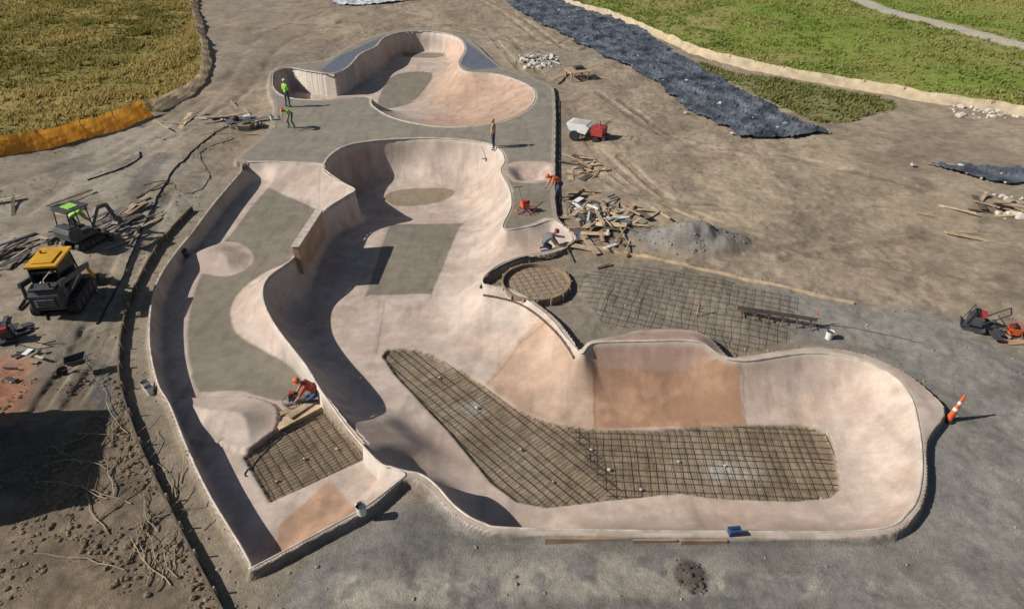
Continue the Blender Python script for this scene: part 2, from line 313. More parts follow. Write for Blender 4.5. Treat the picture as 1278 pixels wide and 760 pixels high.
# ---------------- materials ----------------
MATS={}
def mat(name,rgb,rough_=.7,metal=0,var=.25,scale=6,bumpd=0,transl=0):
    if name in MATS: return MATS[name]
    m=bpy.data.materials.new(name); m.use_nodes=True; n=m.node_tree; b=n.nodes['Principled BSDF']
    t=n.nodes.new('ShaderNodeTexNoise'); t.inputs['Scale'].default_value=scale; t.inputs['Detail'].default_value=6
    tc=n.nodes.new('ShaderNodeTexCoord'); n.links.new(tc.outputs['Object'],t.inputs['Vector'])
    r=n.nodes.new('ShaderNodeValToRGB'); c=np.array(rgb); r.color_ramp.elements[0].position=.3; r.color_ramp.elements[1].position=.7
    r.color_ramp.elements[0].color=(*(c*(1-var)),1); r.color_ramp.elements[1].color=(*np.minimum(c*(1+var),.95),1)
    n.links.new(t.outputs[0],r.inputs[0]); n.links.new(r.outputs[0],b.inputs['Base Color']); b.inputs['Roughness'].default_value=rough_; b.inputs['Metallic'].default_value=metal
    if bumpd:
        bp=n.nodes.new('ShaderNodeBump'); bp.inputs['Distance'].default_value=bumpd; n.links.new(t.outputs[0],bp.inputs['Height']); n.links.new(bp.outputs[0],b.inputs['Normal'])
    if transl:
        tr=n.nodes.new('ShaderNodeBsdfTranslucent'); n.links.new(r.outputs[0],tr.inputs[0]); mx=n.nodes.new('ShaderNodeMixShader'); mx.inputs[0].default_value=transl
        n.links.new(b.outputs[0],mx.inputs[1]); n.links.new(tr.outputs[0],mx.inputs[2]); n.links.new(mx.outputs[0],n.nodes['Material Output'].inputs[0])
    MATS[name]=m; return m
wood=mat("weathered_wood",(.40,.30,.2),.8,0,.35,3); wood2=mat("new_wood",(.52,.38,.23),.8,0,.3,3); darkwood=mat("dark_wood",(.11,.085,.06),.85,0,.4,3); redwood=mat("form_plywood",(.34,.22,.14),.75,0,.3,2)
steel=mat("rusty_rebar",(.075,.055,.045),.8,0.2,.4,2); black=mat("black_rubber",(.02,.02,.02),.7,0,.3,8); dgrey=mat("dark_grey_paint",(.06,.06,.065),.5,0,.3,5)
yellow=mat("yellow_paint",(.62,.33,.02),.45,0,.18,3); orange=mat("orange_paint",(.6,.12,.03),.5,0,.2,5); red=mat("red_paint",(.4,.045,.035),.5,0,.25,5); white=mat("white_paint",(.7,.7,.68),.5,0,.12,5)
green=mat("hi_vis_green",(.3,.6,.08),.7,0,.15,5); glass=mat("dark_glass",(.02,.025,.03),.1,0,.1,2); metal=mat("galvanised_steel",(.4,.4,.4),.4,.8,.2,5)
skin=mat("skin",(.42,.24,.16),.6,0,.1,8); denim=mat("denim",(.05,.07,.13),.9,0,.3,12); boot=mat("boots",(.06,.04,.025),.7); hair=mat("hair",(.03,.02,.015),.8); tanc=mat("tan_cloth",(.45,.28,.14),.9,0,.2,8); greyc=mat("grey_cloth",(.14,.14,.15),.9,0,.2,8)
copm=mat("coping_concrete",tuple(C(210,196,180,KC)),.6,0,.3,3); stone=mat("stone",tuple(C(150,138,120)),.9,0,.35,1.5); rubble=mat("pale_rubble",tuple(C(200,193,181)),.9,0,.25,1.5)
panel=mat("brown_concrete",tuple(C(176,144,120)),.7,0,.25,2)
# ---------------- mesh builder ----------------
class MB:
    def __init__(s): s.v=[];s.f=[];s.m=[];s.mats=[]
    def mi(s,m):
        if m not in s.mats: s.mats.append(m)
        return s.mats.index(m)
    def add(s,v,f,m):
        o=len(s.v); s.v+=[tuple(a) for a in v]; k=s.mi(m)
        for a in f: s.f.append(tuple(i+o for i in a)); s.m.append(k)
    def box(s,c,sz,m,rot=(0,0,0)):
        M=Euler(rot).to_matrix(); vs=[]
        for dz in (-.5,.5):
            for dx,dy in ((-.5,-.5),(.5,-.5),(.5,.5),(-.5,.5)): vs.append(Vector(c)+M@Vector((dx*sz[0],dy*sz[1],dz*sz[2])))
        s.add(vs,[(3,2,1,0),(4,5,6,7),(0,1,5,4),(1,2,6,5),(2,3,7,6),(3,0,4,7)],m)
    def cyl(s,p0,p1,r0,m,r1=None,n=10,cap=True):
        r1=r0 if r1 is None else r1; p0=Vector(p0);p1=Vector(p1); a=(p1-p0).normalized(); u=a.orthogonal().normalized(); w_=a.cross(u); vs=[]
        for p,r in ((p0,r0),(p1,r1)):
            for i in range(n): t=2*math.pi*i/n; vs.append(p+u*math.cos(t)*r+w_*math.sin(t)*r)
        fs=[(i,(i+1)%n,n+(i+1)%n,n+i) for i in range(n)]
        if cap: fs+=[tuple(range(n))[::-1],tuple(range(n,2*n))]
        s.add(vs,fs,m)
    def ell(s,c,r,m,n=12,k=8,rot=(0,0,0),fn=None,half=False):
        M=Euler(rot).to_matrix(); vs=[];fs=[]
        for j in range(k+1):
            ph=(math.pi*(.5 if half else 1))*j/k
            for i in range(n):
                t=2*math.pi*i/n; p=Vector((math.sin(ph)*math.cos(t),math.sin(ph)*math.sin(t),math.cos(ph)))
                q=Vector((p.x*r[0],p.y*r[1],p.z*r[2]))
                if fn: q=fn(p,q)
                vs.append(Vector(c)+M@q)
        for j in range(k):
            for i in range(n): fs.append((j*n+i,(j+1)*n+i,(j+1)*n+(i+1)%n,j*n+(i+1)%n))
        s.add(vs,fs,m)
    def prism(s,prof_,x0,x1,m):
        n=len(prof_); vs=[(x0,a,b) for a,b in prof_]+[(x1,a,b) for a,b in prof_]
        s.add(vs,[(i,(i+1)%n,n+(i+1)%n,n+i) for i in range(n)]+[tuple(range(n))[::-1],tuple(range(n,2*n))],m)
    def obj(s,name,loc=(0,0,0),rz=0,scale=1,smooth_=False,bevel=0,parent=None,tilt=(0,0)):
        me=bpy.data.meshes.new(name); me.from_pydata(s.v,[],s.f)
        for m in s.mats: me.materials.append(m)
        me.polygons.foreach_set("material_index",s.m)
        if smooth_: me.polygons.foreach_set("use_smooth",[True]*len(s.f))
        me.update(); o=bpy.data.objects.new(name,me); scene.collection.objects.link(o); o.location=loc; o.rotation_euler=(tilt[0],tilt[1],rz); o.scale=(scale,)*3
        if bevel:
            bm_=o.modifiers.new("bevel",'BEVEL'); bm_.width=bevel; bm_.segments=2; bm_.limit_method='ANGLE'
        if parent: o.parent=parent
        return o
def at(u,v,dz=0,z0=0):
    x,y=G(u,v,z0); return (x,y,H(x,y)+dz)
def tube(name,pts,r,m,parent=None,cyc=False):
    cu=bpy.data.curves.new(name,'CURVE'); cu.dimensions='3D'; cu.bevel_depth=r; cu.bevel_resolution=2; sp=cu.splines.new('POLY'); sp.points.add(len(pts)-1)
    for i,p in enumerate(pts): sp.points[i].co=(*p,1)
    sp.use_cyclic_u=cyc; cu.materials.append(m); o=bpy.data.objects.new(name,cu); scene.collection.objects.link(o)
    if parent: o.parent=parent
    return o
def ztop_at(x,y):
    a=seg_dist(np.array([x]),np.array([y]),ridge,False)[0]; b=seg_dist(np.array([x]),np.array([y]),back,False)[0]
    return RZ*math.exp(-(a/.8)**2)+.42*math.exp(-(b/.75)**2)
for nm,pl in (("bowl_coping",smooth(COP,8)),("clover_coping",TB),("west_coping",PW)):
    tube(nm,[(p[0],p[1],ztop_at(*p)-.008) for p in pl],.034,copm,park,True)
# rebar mats
def rebar(name,poly,ang,sp,zz,clip=None,parent=None,r=.009):
    mb=MB(); c=poly.mean(0); ca,sa=math.cos(ang),math.sin(ang)
    for k,(ux,uy) in enumerate(((ca,sa),(-sa,ca))):
        vx,vy=-uy,ux
        for i in range(-60,61):
            if random.random()<.03: continue
            o_=i*sp+random.uniform(-.03,.03); sk_=random.uniform(-.006,.006); t=np.arange(-14,14,.08); px=c[0]+vx*(o_+sk_*t)+ux*t; py=c[1]+vy*(o_+sk_*t)+uy*t
            ins=inside(px,py,poly)
            if clip is not None: ins&=clip(px,py)
            if not ins.any(): continue
            st=None
            for j in range(len(t)):
                if ins[j] and st is None: st=j
                if st is not None and (not ins[j] or j==len(t)-1):
                    js=list(range(st,j,12))+[j-1]
                    last=None
                    for q_ in js:
                        zz_=(H(px[q_],py[q_])+.05 if zz is None else zz)+k*.02+random.uniform(-.008,.012)
                        p=(px[q_]+random.uniform(-.02,.02),py[q_]+random.uniform(-.02,.02),zz_)
                        if last and (Vector(p)-Vector(last)).length>.02: mb.cyl(last,p,r,steel,n=4,cap=False)
                        last=p
                    st=None
    return mb.obj(name,parent=parent)
dv=np.array(G(640,628,-1.3))-np.array(G(476,445,-1.3)); angL=math.atan2(dv[1],dv[0])
xs=G(730,560,-1.3)[0]
rebar("rebar_mat_1",RB1,R(-3),.25,-1.335,lambda a,b:a>xs-.35*(b-15)-.25,park,.008); rebar("rebar_mat_2",RB1,angL+R(6),.25,-1.325,lambda a,b:a<=xs-.35*(b-15)+.25,park,.008)
dv=np.array(G(337,629,-.66))-np.array(G(303,572,-.66)); rebar("rebar_mat_3",RB2,math.atan2(dv[1],dv[0]),.24,-.70,None,park,.008)
RM=P([(712,345),(760,330),(840,338),(905,352),(995,372),(985,420),(905,444),(880,415),(800,405),(750,400)])
rebar("rebar_mat",RM,R(-20),.3,None,r=.006)
# ---------------- low block on the ridge ----------------
a=np.array(G(372,326)); b=np.array(G(401,280)); mid=(a+b)/2; L=np.linalg.norm(b-a); an=math.atan2(b[1]-a[1],b[0]-a[0])
mb=MB(); mb.box((0,0,0),(L,.28,1.25),panel); mb.box((0,0,.645),(L+.05,.34,.06),copm)
mb.obj("extension_wall",(mid[0],mid[1],.02),an,bevel=.015,parent=park)
mb=MB()
for u0,u1,vv in ((680,785,664),(790,845,665),(850,908,666)):
    p=G(u0,vv+5); q=G(u1,vv+5); m_=((p[0]+q[0])/2,(p[1]+q[1])/2-.03,-.14); mb.box(m_,(q[0]-p[0],.04,.17),redwood,(R(random.uniform(-8,4)),0,math.atan2(q[1]-p[1],q[0]-p[0])))
mb.obj("form_board")
# ---------------- ring form ----------------
cx,cy=G(669,352); zc=H(cx,cy); mb=MB(); n=48
vs=[];fs=[]; r0,r1,h0,h1=1.27,1.34,-.1,.27
for i in range(n):
    t=2*math.pi*i/n; c_,s_=math.cos(t),math.sin(t); vs+=[(r0*c_,r0*s_,h0),(r1*c_,r1*s_,h0),(r1*c_,r1*s_,h1),(r0*c_,r0*s_,h1)]
for i in range(n):
    a_=i*4;b_=((i+1)%n)*4
    for k in range(4): fs.append((a_+k,b_+k,b_+(k+1)%4,a_+(k+1)%4))
mb.add(vs,fs,mat("ring_ply",(.26,.18,.12),.8,0,.3,2))
for i in range(16):
    t=2*math.pi*i/16+.1; mb.box((1.38*math.cos(t),1.38*math.sin(t),.06),(.04,.07,.38),wood,(0,0,t))
vs=[(1.26*math.cos(2*math.pi*i/n),1.26*math.sin(2*math.pi*i/n),.10+random.uniform(-.01,.02)) for i in range(n)]+[(0,0,.13)]
mb.add(vs,[(i,(i+1)%n,n) for i in range(n)],mat("gravel_fill",tuple(C(158,138,114)),.95,0,.3,9,.03))
for k in range(9):
    o_=-1.1+k*.27; hl=math.sqrt(max(1.2**2-o_*o_,0)); mb.cyl((-hl,o_,.16),(hl,o_,.16),.005,steel,n=4); mb.cyl((o_,-hl,.17),(o_,hl,.17),.005,steel,n=4)
mb.obj("circular_concrete_form",(cx,cy,zc+.05),.3)
# ---------------- form boards / edging ----------------
def board_line(name,pts,h,th,m,z0=0,stakes=True,wob=.02):
    pl=smooth(P(pts,z0),4,False); mb=MB()
    for i in range(len(pl)-1):
        p,q=pl[i],pl[i+1]; L=np.linalg.norm(q-p)
        if L<.02: continue
        mx,my=(p+q)/2; an=math.atan2(q[1]-p[1],q[0]-p[0]); mb.box((mx,my,H(mx,my)+h/2-.03),(L+th*.3,th,h),m,(random.uniform(-wob,wob),0,an))
        if stakes and i%2==0: mb.box((p[0]-math.sin(an)*(th/2+.03),p[1]+math.cos(an)*(th/2+.03),H(p[0],p[1])+h/2),(.04,.045,h+.14),wood)
    return mb.obj(name)
board_line("form_board",[(740,308),(800,320),(880,338),(960,356),(1065,379)],.12,.06,wood2)
board_line("wooden_edging",[(238,258),(205,292),(178,335),(158,380),(148,430),(150,480),(172,550),(205,620),(240,690),(285,775)],.24,.05,darkwood)
board_line("form_board",[(603,361),(640,371),(672,391),(698,417),(716,446)],.10,.03,darkwood,0,False)
board_line("form_board",[(699,268),(698,225),(698,122)],.10,.05,darkwood,0,False)
board_line("form_board",[(599,356),(615,339),(650,323),(690,317),(722,302)],.10,.03,darkwood,0,False)
# ---------------- silt fences ----------------
def fence(name,pts,h,m,post=True,seed=0):
    pl=smooth(P(pts),8,False); r=random.Random(seed); mb=MB(); vs=[];fs=[]; K=5
    dense=[]
    for i in range(len(pl)-1):
        L=np.linalg.norm(pl[i+1]-pl[i]); k=max(1,int(L/.25))
        for j in range(k): dense.append(pl[i]+(pl[i+1]-pl[i])*j/k)
    hs=1.0; lean=0
    for i,p in enumerate(dense):
        q=dense[min(i+1,len(dense)-1)]; o_=dense[max(i-1,0)]; t=q-o_; t=t/(np.linalg.norm(t)+1e-9); nn=np.array([-t[1],t[0]])
        hs=hs*.85+.15*r.uniform(.7,1.15); lean=lean*.9+.1*r.uniform(-.8,.8)
        sag=h*(.92+.05*math.cos(i/8*2*math.pi))*hs; zb=H(*p)
        for j in range(K):
            f=j/(K-1); off=.07*math.sin(i*.9+j*1.3)*(1-f*.4)*r.uniform(.5,1.2)-.55*(1-f)**1.5+lean*f
            vs.append((p[0]+nn[0]*off,p[1]+nn[1]*off,zb-.03+sag*f))
    for i in range(len(dense)-1):
        for j in range(K-1): a_=i*K+j; fs.append((a_,a_+K,a_+K+1,a_+1))
    mb.add(vs,fs,m)
    if post:
        for i in range(0,len(dense),8):
            p=dense[i]; zb=H(*p); mb.box((p[0],p[1],zb+h*.45),(.05,.05,h*1.05),wood,(r.uniform(-.12,.12),r.uniform(-.12,.12),0))
    return mb.obj(name)
fab=mat("tan_silt_fabric",tuple(C(225,204,170)),.85,0,.2,1.5,0,.35); ofab=mat("orange_barrier_mesh",tuple(C(250,170,66)),.8,0,.25,1.5,0,.4)
fence("silt_fence",[(188,140),(225,122),(243,108),(250,96),(254,82),(251,55),(246,30),(240,0),(236,-60)],.8,fab,seed=1)
fence("orange_barrier_fence",[(-120,222),(-40,203),(0,194),(50,184),(100,170),(145,158),(186,142)],1.15,ofab,seed=2)
fence("silt_fence",[(640,-60),(700,0),(760,22),(820,45),(870,65),(920,80),(990,95),(1060,105),(1160,124),(1278,143),(1500,185)],.65,fab,seed=3)
# ---------------- plastic sheeting ----------------
def sheet(name,pts,m,amp=.14,res=.18,z0=.05):
    pl=P(pts); lo=pl.min(0); hi=pl.max(0); xs_=np.arange(lo[0],hi[0],res); ys_=np.arange(lo[1],hi[1],res); A,B=np.meshgrid(xs_,ys_); a_=A.ravel(); b_=B.ravel()
    jag=1.2*(fbm(a_,b_,.5,4,7)-.5); ins=inside(a_+jag,b_+jag,pl).reshape(A.shape)
    nz=np.abs(fbm(a_,b_,.9,4,3)-.5)*2; nz2=np.abs(fbm(a_*.7+b_*.7,a_*.3-b_*.3,1.8,3,13)-.5)*2; nz3=fbm(a_,b_,2.5,3,23)
    zz=np.array([H(p,q) for p,q in zip(a_,b_)])+z0+amp*(1-nz)**4+amp*.8*(1-nz2)**5+amp*.4*nz3
    idx=-np.ones(A.shape,int); vs=[];fs=[]; k=0; Z=zz.reshape(A.shape)
    for j in range(A.shape[0]):
        for i in range(A.shape[1]):
            if ins[j,i]: idx[j,i]=k; k+=1; vs.append((A[j,i],B[j,i],Z[j,i]))
    for j in range(A.shape[0]-1):
        for i in range(A.shape[1]-1):
            q=(idx[j,i],idx[j,i+1],idx[j+1,i+1],idx[j+1,i])
            if min(q)>=0: fs.append(q)
    mb=MB(); mb.add(vs,fs,m); return mb.obj(name)
plast=mat("black_plastic",(.10,.108,.125),.33,0,.7,.7,.08)
sheet("plastic_sheeting",[(600,-40),(690,-12),(740,14),(800,38),(870,82),(950,128),(1040,170),(990,176),(920,172),(880,152),(800,98),(740,64),(690,40),(640,14)],plast)
sheet("plastic_sheeting",[(1118,198),(1180,206),(1300,212),(1300,232),(1240,228),(1180,214)],plast,.1)
sheet("tarpaulin",[(405,-12),(540,-12),(525,2),(470,9),(415,8)],mat("pale_tarp",tuple(C(205,206,208)),.5,0,.25,1),.12)
# ---------------- stones scatter ----------------
def stones(name,pts,m,smin,smax,seed=0,flat=.6,sink=.3):
    bm_=bmesh.new(); bmesh.ops.create_icosphere(bm_,subdivisions=1,radius=1); bv=np.array([v.co[:] for v in bm_.verts]); bf=np.array([[v.index for v in f.verts] for f in bm_.faces]); bm_.free()
    r=np.random.default_rng(seed); V=[];F=[]
    for i,(x,y,zz) in enumerate(pts):
        s_=smin+(smax-smin)*r.random()**3.5; a_=r.random()*6.28; v=bv*(1+.35*(r.random((len(bv),1))-.5))*np.array([s_,s_*r.uniform(.6,1),s_*flat*r.uniform(.7,1.2)])
        c_,s2=math.cos(a_),math.sin(a_); v=np.stack([v[:,0]*c_-v[:,1]*s2+x,v[:,0]*s2+v[:,1]*c_+y,v[:,2]+zz+s_*flat*(1-sink*2)*.5],1)
        V.append(v); F.append(bf+i*len(bv))
    V=np.concatenate(V); F=np.concatenate(F); me=bpy.data.meshes.new(name); me.from_pydata(V.tolist(),[],F.tolist()); me.materials.append(m); o=bpy.data.objects.new(name,me); scene.collection.objects.link(o); return o
def scatter(n,poly=None,z0=0,outside=True,clump=.45):
    out=[]; pl=P(poly,z0); lo=pl.min(0); hi=pl.max(0)
    while len(out)<n:
        a_=rng.uniform(lo[0],hi[0],3000); b_=rng.uniform(lo[1],hi[1],3000); k=inside(a_,b_,pl)&(fbm(a_,b_,.6,3,99)>clump)
        if outside: k&=~inside(a_,b_,PER)
        for x,y in zip(a_[k],b_[k]): out.append((x,y,H(x,y)))
        if not k.any(): break
    return out[:n]
stones("scattered_stones",scatter(1300,[(-20,200),(330,150),(330,720),(330,780),(-60,780)],clump=.52)+scatter(380,[(240,790),(1300,790),(1300,420),(700,300),(640,300)],clump=.5)+scatter(700,[(690,80),(1300,150),(1300,430),(700,300)],clump=.54)+scatter(250,[(250,0),(620,0),(690,90),(340,80),(280,180)]),stone,.008,.07,1)
stones("dirt_clods",scatter(1900,[(130,450),(290,780),(-60,780),(-60,500)],clump=.5)+scatter(300,[(700,240),(800,250),(800,310),(710,300)]),mat("clod",tuple(C(124,107,85)),.95,0,.35,2),.015,.10,2)
stones("dark_soil_lumps",scatter(60,[(845,690),(875,690),(885,735),(845,735)],clump=0),mat("dark_soil",tuple(C(84,76,66)),.95,0,.35,2),.02,.09,12)
stones("stone_rubble",scatter(70,[(648,68),(690,70),(690,84),(655,84)],clump=0)+scatter(60,[(1185,128),(1250,134),(1278,148),(1190,145)],clump=0)+scatter(50,[(1240,240),(1290,245),(1290,278),(1245,270)],clump=0),rubble,.1,.38,3)
shp=[]
for (u,v) in [(700,20),(760,55),(820,85),(840,105),(900,130),(930,150),(980,160),(1020,168),(720,45),(880,110),(860,140),(780,75),(915,168),(660,12),(1150,205),(1200,214),(1240,222),(950,140),(1000,172),(810,60),(745,25)]:
    for k in range(3):
        x,y=G(u+random.uniform(-22,22),v+random.uniform(-7,7)); shp.append((x,y,H(x,y)+.12))
stones("sheeting_weights",shp,rubble,.06,.2,4)
blk=[]
for (u,v) in [(595,508),(548,470),(738,560),(847,575),(905,580),(760,585),(1025,622),(690,600),(800,610),(650,560)]:
    x,y=G(u,v,-1.3); blk.append((x,y,-1.33))
for (u,v) in [(380,572),(345,600),(420,560)]:
    x,y=G(u,v,-.7); blk.append((x,y,-.7))
stones("rebar_spacer_blocks",blk,rubble,.05,.09,5)
stones("gravel_heap_stones",scatter(260,[(800,305),(830,284),(868,274),(905,287),(935,312),(870,322),(800,315)],clump=.3),mat("grey_gravel",tuple(C(140,135,128)),.95,0,.35,2),.02,.08,6)
# ---------------- lumber piles etc ----------------
def pile(name,u,v,n,spread,Lr,mats,seed,zz=.05,ang0=None,angs=1.2):
    r=random.Random(seed); mb=MB(); x0,y0=G(u,v)
    for i in range(n):
        x=r.gauss(0,spread[0]); y=r.gauss(0,spread[1]); L=r.uniform(*Lr); a_=(r.uniform(0,3.14) if ang0 is None else ang0+r.uniform(-angs,angs)); hz_=H(x0+x,y0+y)+zz+r.uniform(0,.35)*math.exp(-(x*x/(spread[0]**2)+y*y/(spread[1]**2)))
        wv=r.choice([(.09,.04),(.15,.03),(.3,.02),(.04,.04)])
        mb.box((x0+x,y0+y,hz_),(L,wv[0],wv[1]),r.choice(mats),(r.uniform(-.15,.15),r.uniform(-.14,.14),a_))
    return mb.obj(name)
W3=[wood,wood2,redwood,darkwood]
pile("lumber_pile",742,276,90,(.8,1.3),(.4,1.5),W3+[dgrey,metal,white],1,zz=.12)
pile("lumber_pile",775,268,20,(.9,.5),(.8,1.8),[wood2,wood],11)
pile("lumber_pile",730,205,18,(.4,1.0),(.6,1.8),W3,2)
pile("lumber_pile",152,275,26,(.6,.8),(.8,2.4),[wood,redwood,metal,darkwood],3,ang0=1.3,angs=.35)
pile("lumber_pile",1262,262,25,(.9,.6),(.6,2),W3,4)
pile("lumber_pile",12,325,16,(.5,.8),(1,2.2),[dgrey,darkwood,wood],5,ang0=1.2,angs=.4)
pile("lumber_pile",665,75,22,(1.0,.8),(.5,1.6),[white,wood,dgrey],6)
pile("scrap_boards",10,420,12,(.4,.4),(.3,1.0),[black,dgrey],7)
pile("scrap_boards",45,452,10,(.7,.6),(.15,.6),[wood,dgrey,white],41)
pile("scrap_boards",75,300,10,(.8,.6),(.2,.8),[wood,dgrey,metal],42)
pile("scattered_planks",250,155,10,(2.0,1.5),(1.2,3.2),[wood,wood2],8)
pile("scattered_planks",1180,275,4,(.5,.8),(1.5,2.4),[wood2],9,ang0=-.5,angs=.3)
pile("scattered_planks",60,250,6,(2,1.0),(1,2.2),[wood,darkwood],10)
pile("scattered_planks",305,150,18,(1.1,.8),(.5,1.3),[greyc,white,wood,black],12)
mb=MB()
for i in range(7): mb.box((0,-.5+i*.166,.5),(1.3,.12,.03),wood2)
for x_ in (-.55,0,.55): mb.box((x_,0,.45),(.06,1.1,.08),wood)
for x_ in (-.5,.5):
    for y_ in (-.45,.45): mb.box((x_,y_,.2),(.07,.07,.44),wood)
mb.box((.1,.1,.6),(.5,.4,.16),dgrey); mb.box((.9,-.2,.1),(2.2,.15,.04),wood2,(0,.05,-.5)); mb.box((-.9,.4,.1),(1.8,.2,.04),wood,(0,.03,.7))
mb.obj("saw_table",at(720,98),.3,1.25,bevel=.005)
mb=MB()
for i in range(6): mb.box((0,-.3+i*.12,.42),(1.6,.09,.03),greyc)
for x_ in (-.6,.6):
    for y_ in (-.25,.25): mb.box((x_,y_,.2),(.06,.06,.42),metal)
mb.ell((-.3,0,.55),(.2,.2,.14),black); mb.box((.3,.05,.52),(.35,.3,.18),white)
mb.obj("work_bench",at(303,156),.4,1.1)
# ---------------- machines ----------------
def stadium(y0,y1,z0,z1,n=8):
    r=(z1-z0)/2; zc_=(z0+z1)/2; o=[]
    for i in range(n+1): t=-math.pi/2+math.pi*i/n; o.append((y1-r+r*math.cos(t),zc_+r*math.sin(t)))
    for i in range(n+1): t=math.pi/2+math.pi*i/n; o.append((y0+r+r*math.cos(t),zc_+r*math.sin(t)))
    return o
def tracksets(mb,w=.62,y0=-.95,y1=.95,h=.5,tw=.28):
    for s_ in (-1,1):
        xc=s_*w; mb.prism(stadium(y0,y1,0,h),xc-tw/2,xc+tw/2,black)
        for i in range(14):
            yy=y0+.2+(y1-y0-.4)*i/13; mb.box((xc,yy,h+.008),(tw*1.02,.05,.03),dgrey); 
        for i in range(5):
            yy=y0+.25+(y1-y0-.5)*i/4; mb.cyl((xc+s_*tw/2,yy,h*.5),(xc+s_*(tw/2+.03),yy,h*.5),h*.28,dgrey)
mb=MB(); tracksets(mb,.66,-1.05,1.0,.6,.3)
mb.box((0,-.1,.62),(.96,1.8,.62),dgrey); mb.prism([(-1.3,.5),(-.75,.5),(-.75,1.35),(-1.15,1.3),(-1.3,1.1)],-.52,.52,dgrey)
mb.box((0,-1.03,1.36),(.9,.5,.05),dgrey); mb.box((0,-1.31,.82),(.8,.03,.45),black)
for i in range(5): mb.box((0,-1.335,.68+i*.07),(.7,.02,.02),metal)
for sx in (-.47,.47):
    mb.cyl((sx,.75,.9),(sx,.6,1.95),.035,black); mb.cyl((sx,-.7,1.2),(sx,-.65,1.95),.035,black); mb.box((sx,0,1.5),(.02,1.2,.7),glass)
mb.box((0,0,2.0),(1.1,1.5,.09),yellow); mb.box((0,-.1,2.07),(.7,.9,.05),yellow); mb.box((0,.7,1.45),(.85,.02,.8),glass,(-.14,0,0)); mb.box((0,-.2,1.1),(.5,.5,.4),black)
for sx in (-.68,.68):
    mb.box((sx,-.05,1.28),(.12,2.3,.2),dgrey,(-.22,0,0)); mb.cyl((sx,-1.1,.9),(sx,-1.05,1.55),.07,dgrey); mb.cyl((sx,.95,.95),(sx,1.25,.3),.07,yellow,n=8); mb.cyl((sx*.8,-.4,.8),(sx,.4,1.15),.045,metal)
mb.prism([(1.2,.08),(1.85,.05),(1.9,.09),(1.4,.16),(1.3,.5),(1.22,.5)],-.85,.85,dgrey)
for sx in (-.86,.84): mb.prism([(1.2,.08),(1.85,.05),(1.3,.5)],sx,sx+.02,dgrey)
mb.cyl((.3,-1.15,1.38),(.3,-1.15,1.6),.04,black); mb.cyl((-.3,.2,2.1),(-.3,.2,2.22),.05,orange)
mb.obj("compact_track_loader",at(84,376),R(8),.95,bevel=.012)
mb=MB(); tracksets(mb,.5,-.8,.8,.42,.25); mb.box((0,.95,.22),(1.2,.06,.3),dgrey); mb.box((0,.7,.2),(.5,.5,.1),dgrey)
mb.cyl((0,0,.42),(0,0,.52),.38,black,n=20); mb.box((0,-.15,.62),(1.1,1.3,.2),dgrey); mb.prism([(-.95,.7),(-.2,.7),(-.3,1.15),(-.85,1.2),(-.95,1.0)],-.55,.55,dgrey); mb.box((0,-.6,1.22),(.8,.4,.03),dgrey)
mb.box((0,-.05,1.0),(.45,.4,.12),black); mb.box((0,-.25,1.25),(.45,.1,.45),black)
for sx in (-.48,.48):
    for sy,t in ((-.75,-.6),(.35,.35)): mb.cyl((sx,sy,.75),(sx,t,2.0),.03,black)
mb.box((0,-.12,2.03),(1.1,1.2,.07),dgrey); mb.box((0,-.1,2.08),(.6,.5,.04),green)
for a_,b_,w_ in (((.1,.55,.75),(.1,1.1,1.5),.16),((.1,1.1,1.5),(.1,1.6,1.45),.15),((.1,1.6,1.45),(.1,1.8,.7),.12)):
    v_=Vector(b_)-Vector(a_); mb.box((Vector(a_)+Vector(b_))/2,(w_,v_.length,.18),dgrey,(math.atan2(v_.z,v_.y),0,0))
mb.cyl((.1,.7,.8),(.1,1.1,1.35),.04,metal); mb.prism([(1.6,.7),(2.0,.65),(2.05,.4),(1.85,.25),(1.6,.3),(1.75,.4),(1.8,.55)],-.12,.32,dgrey)
mb.obj("mini_excavator",at(108,306),R(-25),.85,bevel=.01)
def buggy(name,u,v,rz,c1=white,c2=red,sc=1):
    mb=MB(); mb.prism([(-.1,.45),(.9,.55),(1.1,.95),(-.1,.95),(-.3,.85)],-.5,.5,c1); mb.box((0,.4,.955),(.86,1.0,.02),rubble)
    mb.box((0,-.75,.65),(.8,.7,.45),c2); mb.box((0,-1.1,.4),(.7,.3,.08),dgrey)
    for sx in (-.5,.5):
        mb.cyl((sx-.09,.55,.3),(sx+.09,.55,.3),.3,black,n=18); mb.cyl((sx*.85-.07,-.75,.2),(sx*.85+.07,-.75,.2),.2,black,n=16)
        mb.cyl((sx*.6,-.95,.85),(sx*.6,-1.25,1.2),.02,black)
    mb.cyl((-.3,-1.25,1.2),(.3,-1.25,1.2),.02,black); mb.cyl((.2,-.7,.85),(.2,-.7,1.1),.05,metal)
    return mb.obj(name,at(u,v),rz,sc,bevel=.015)
buggy("concrete_buggy",732,170,R(62),sc=1.0)
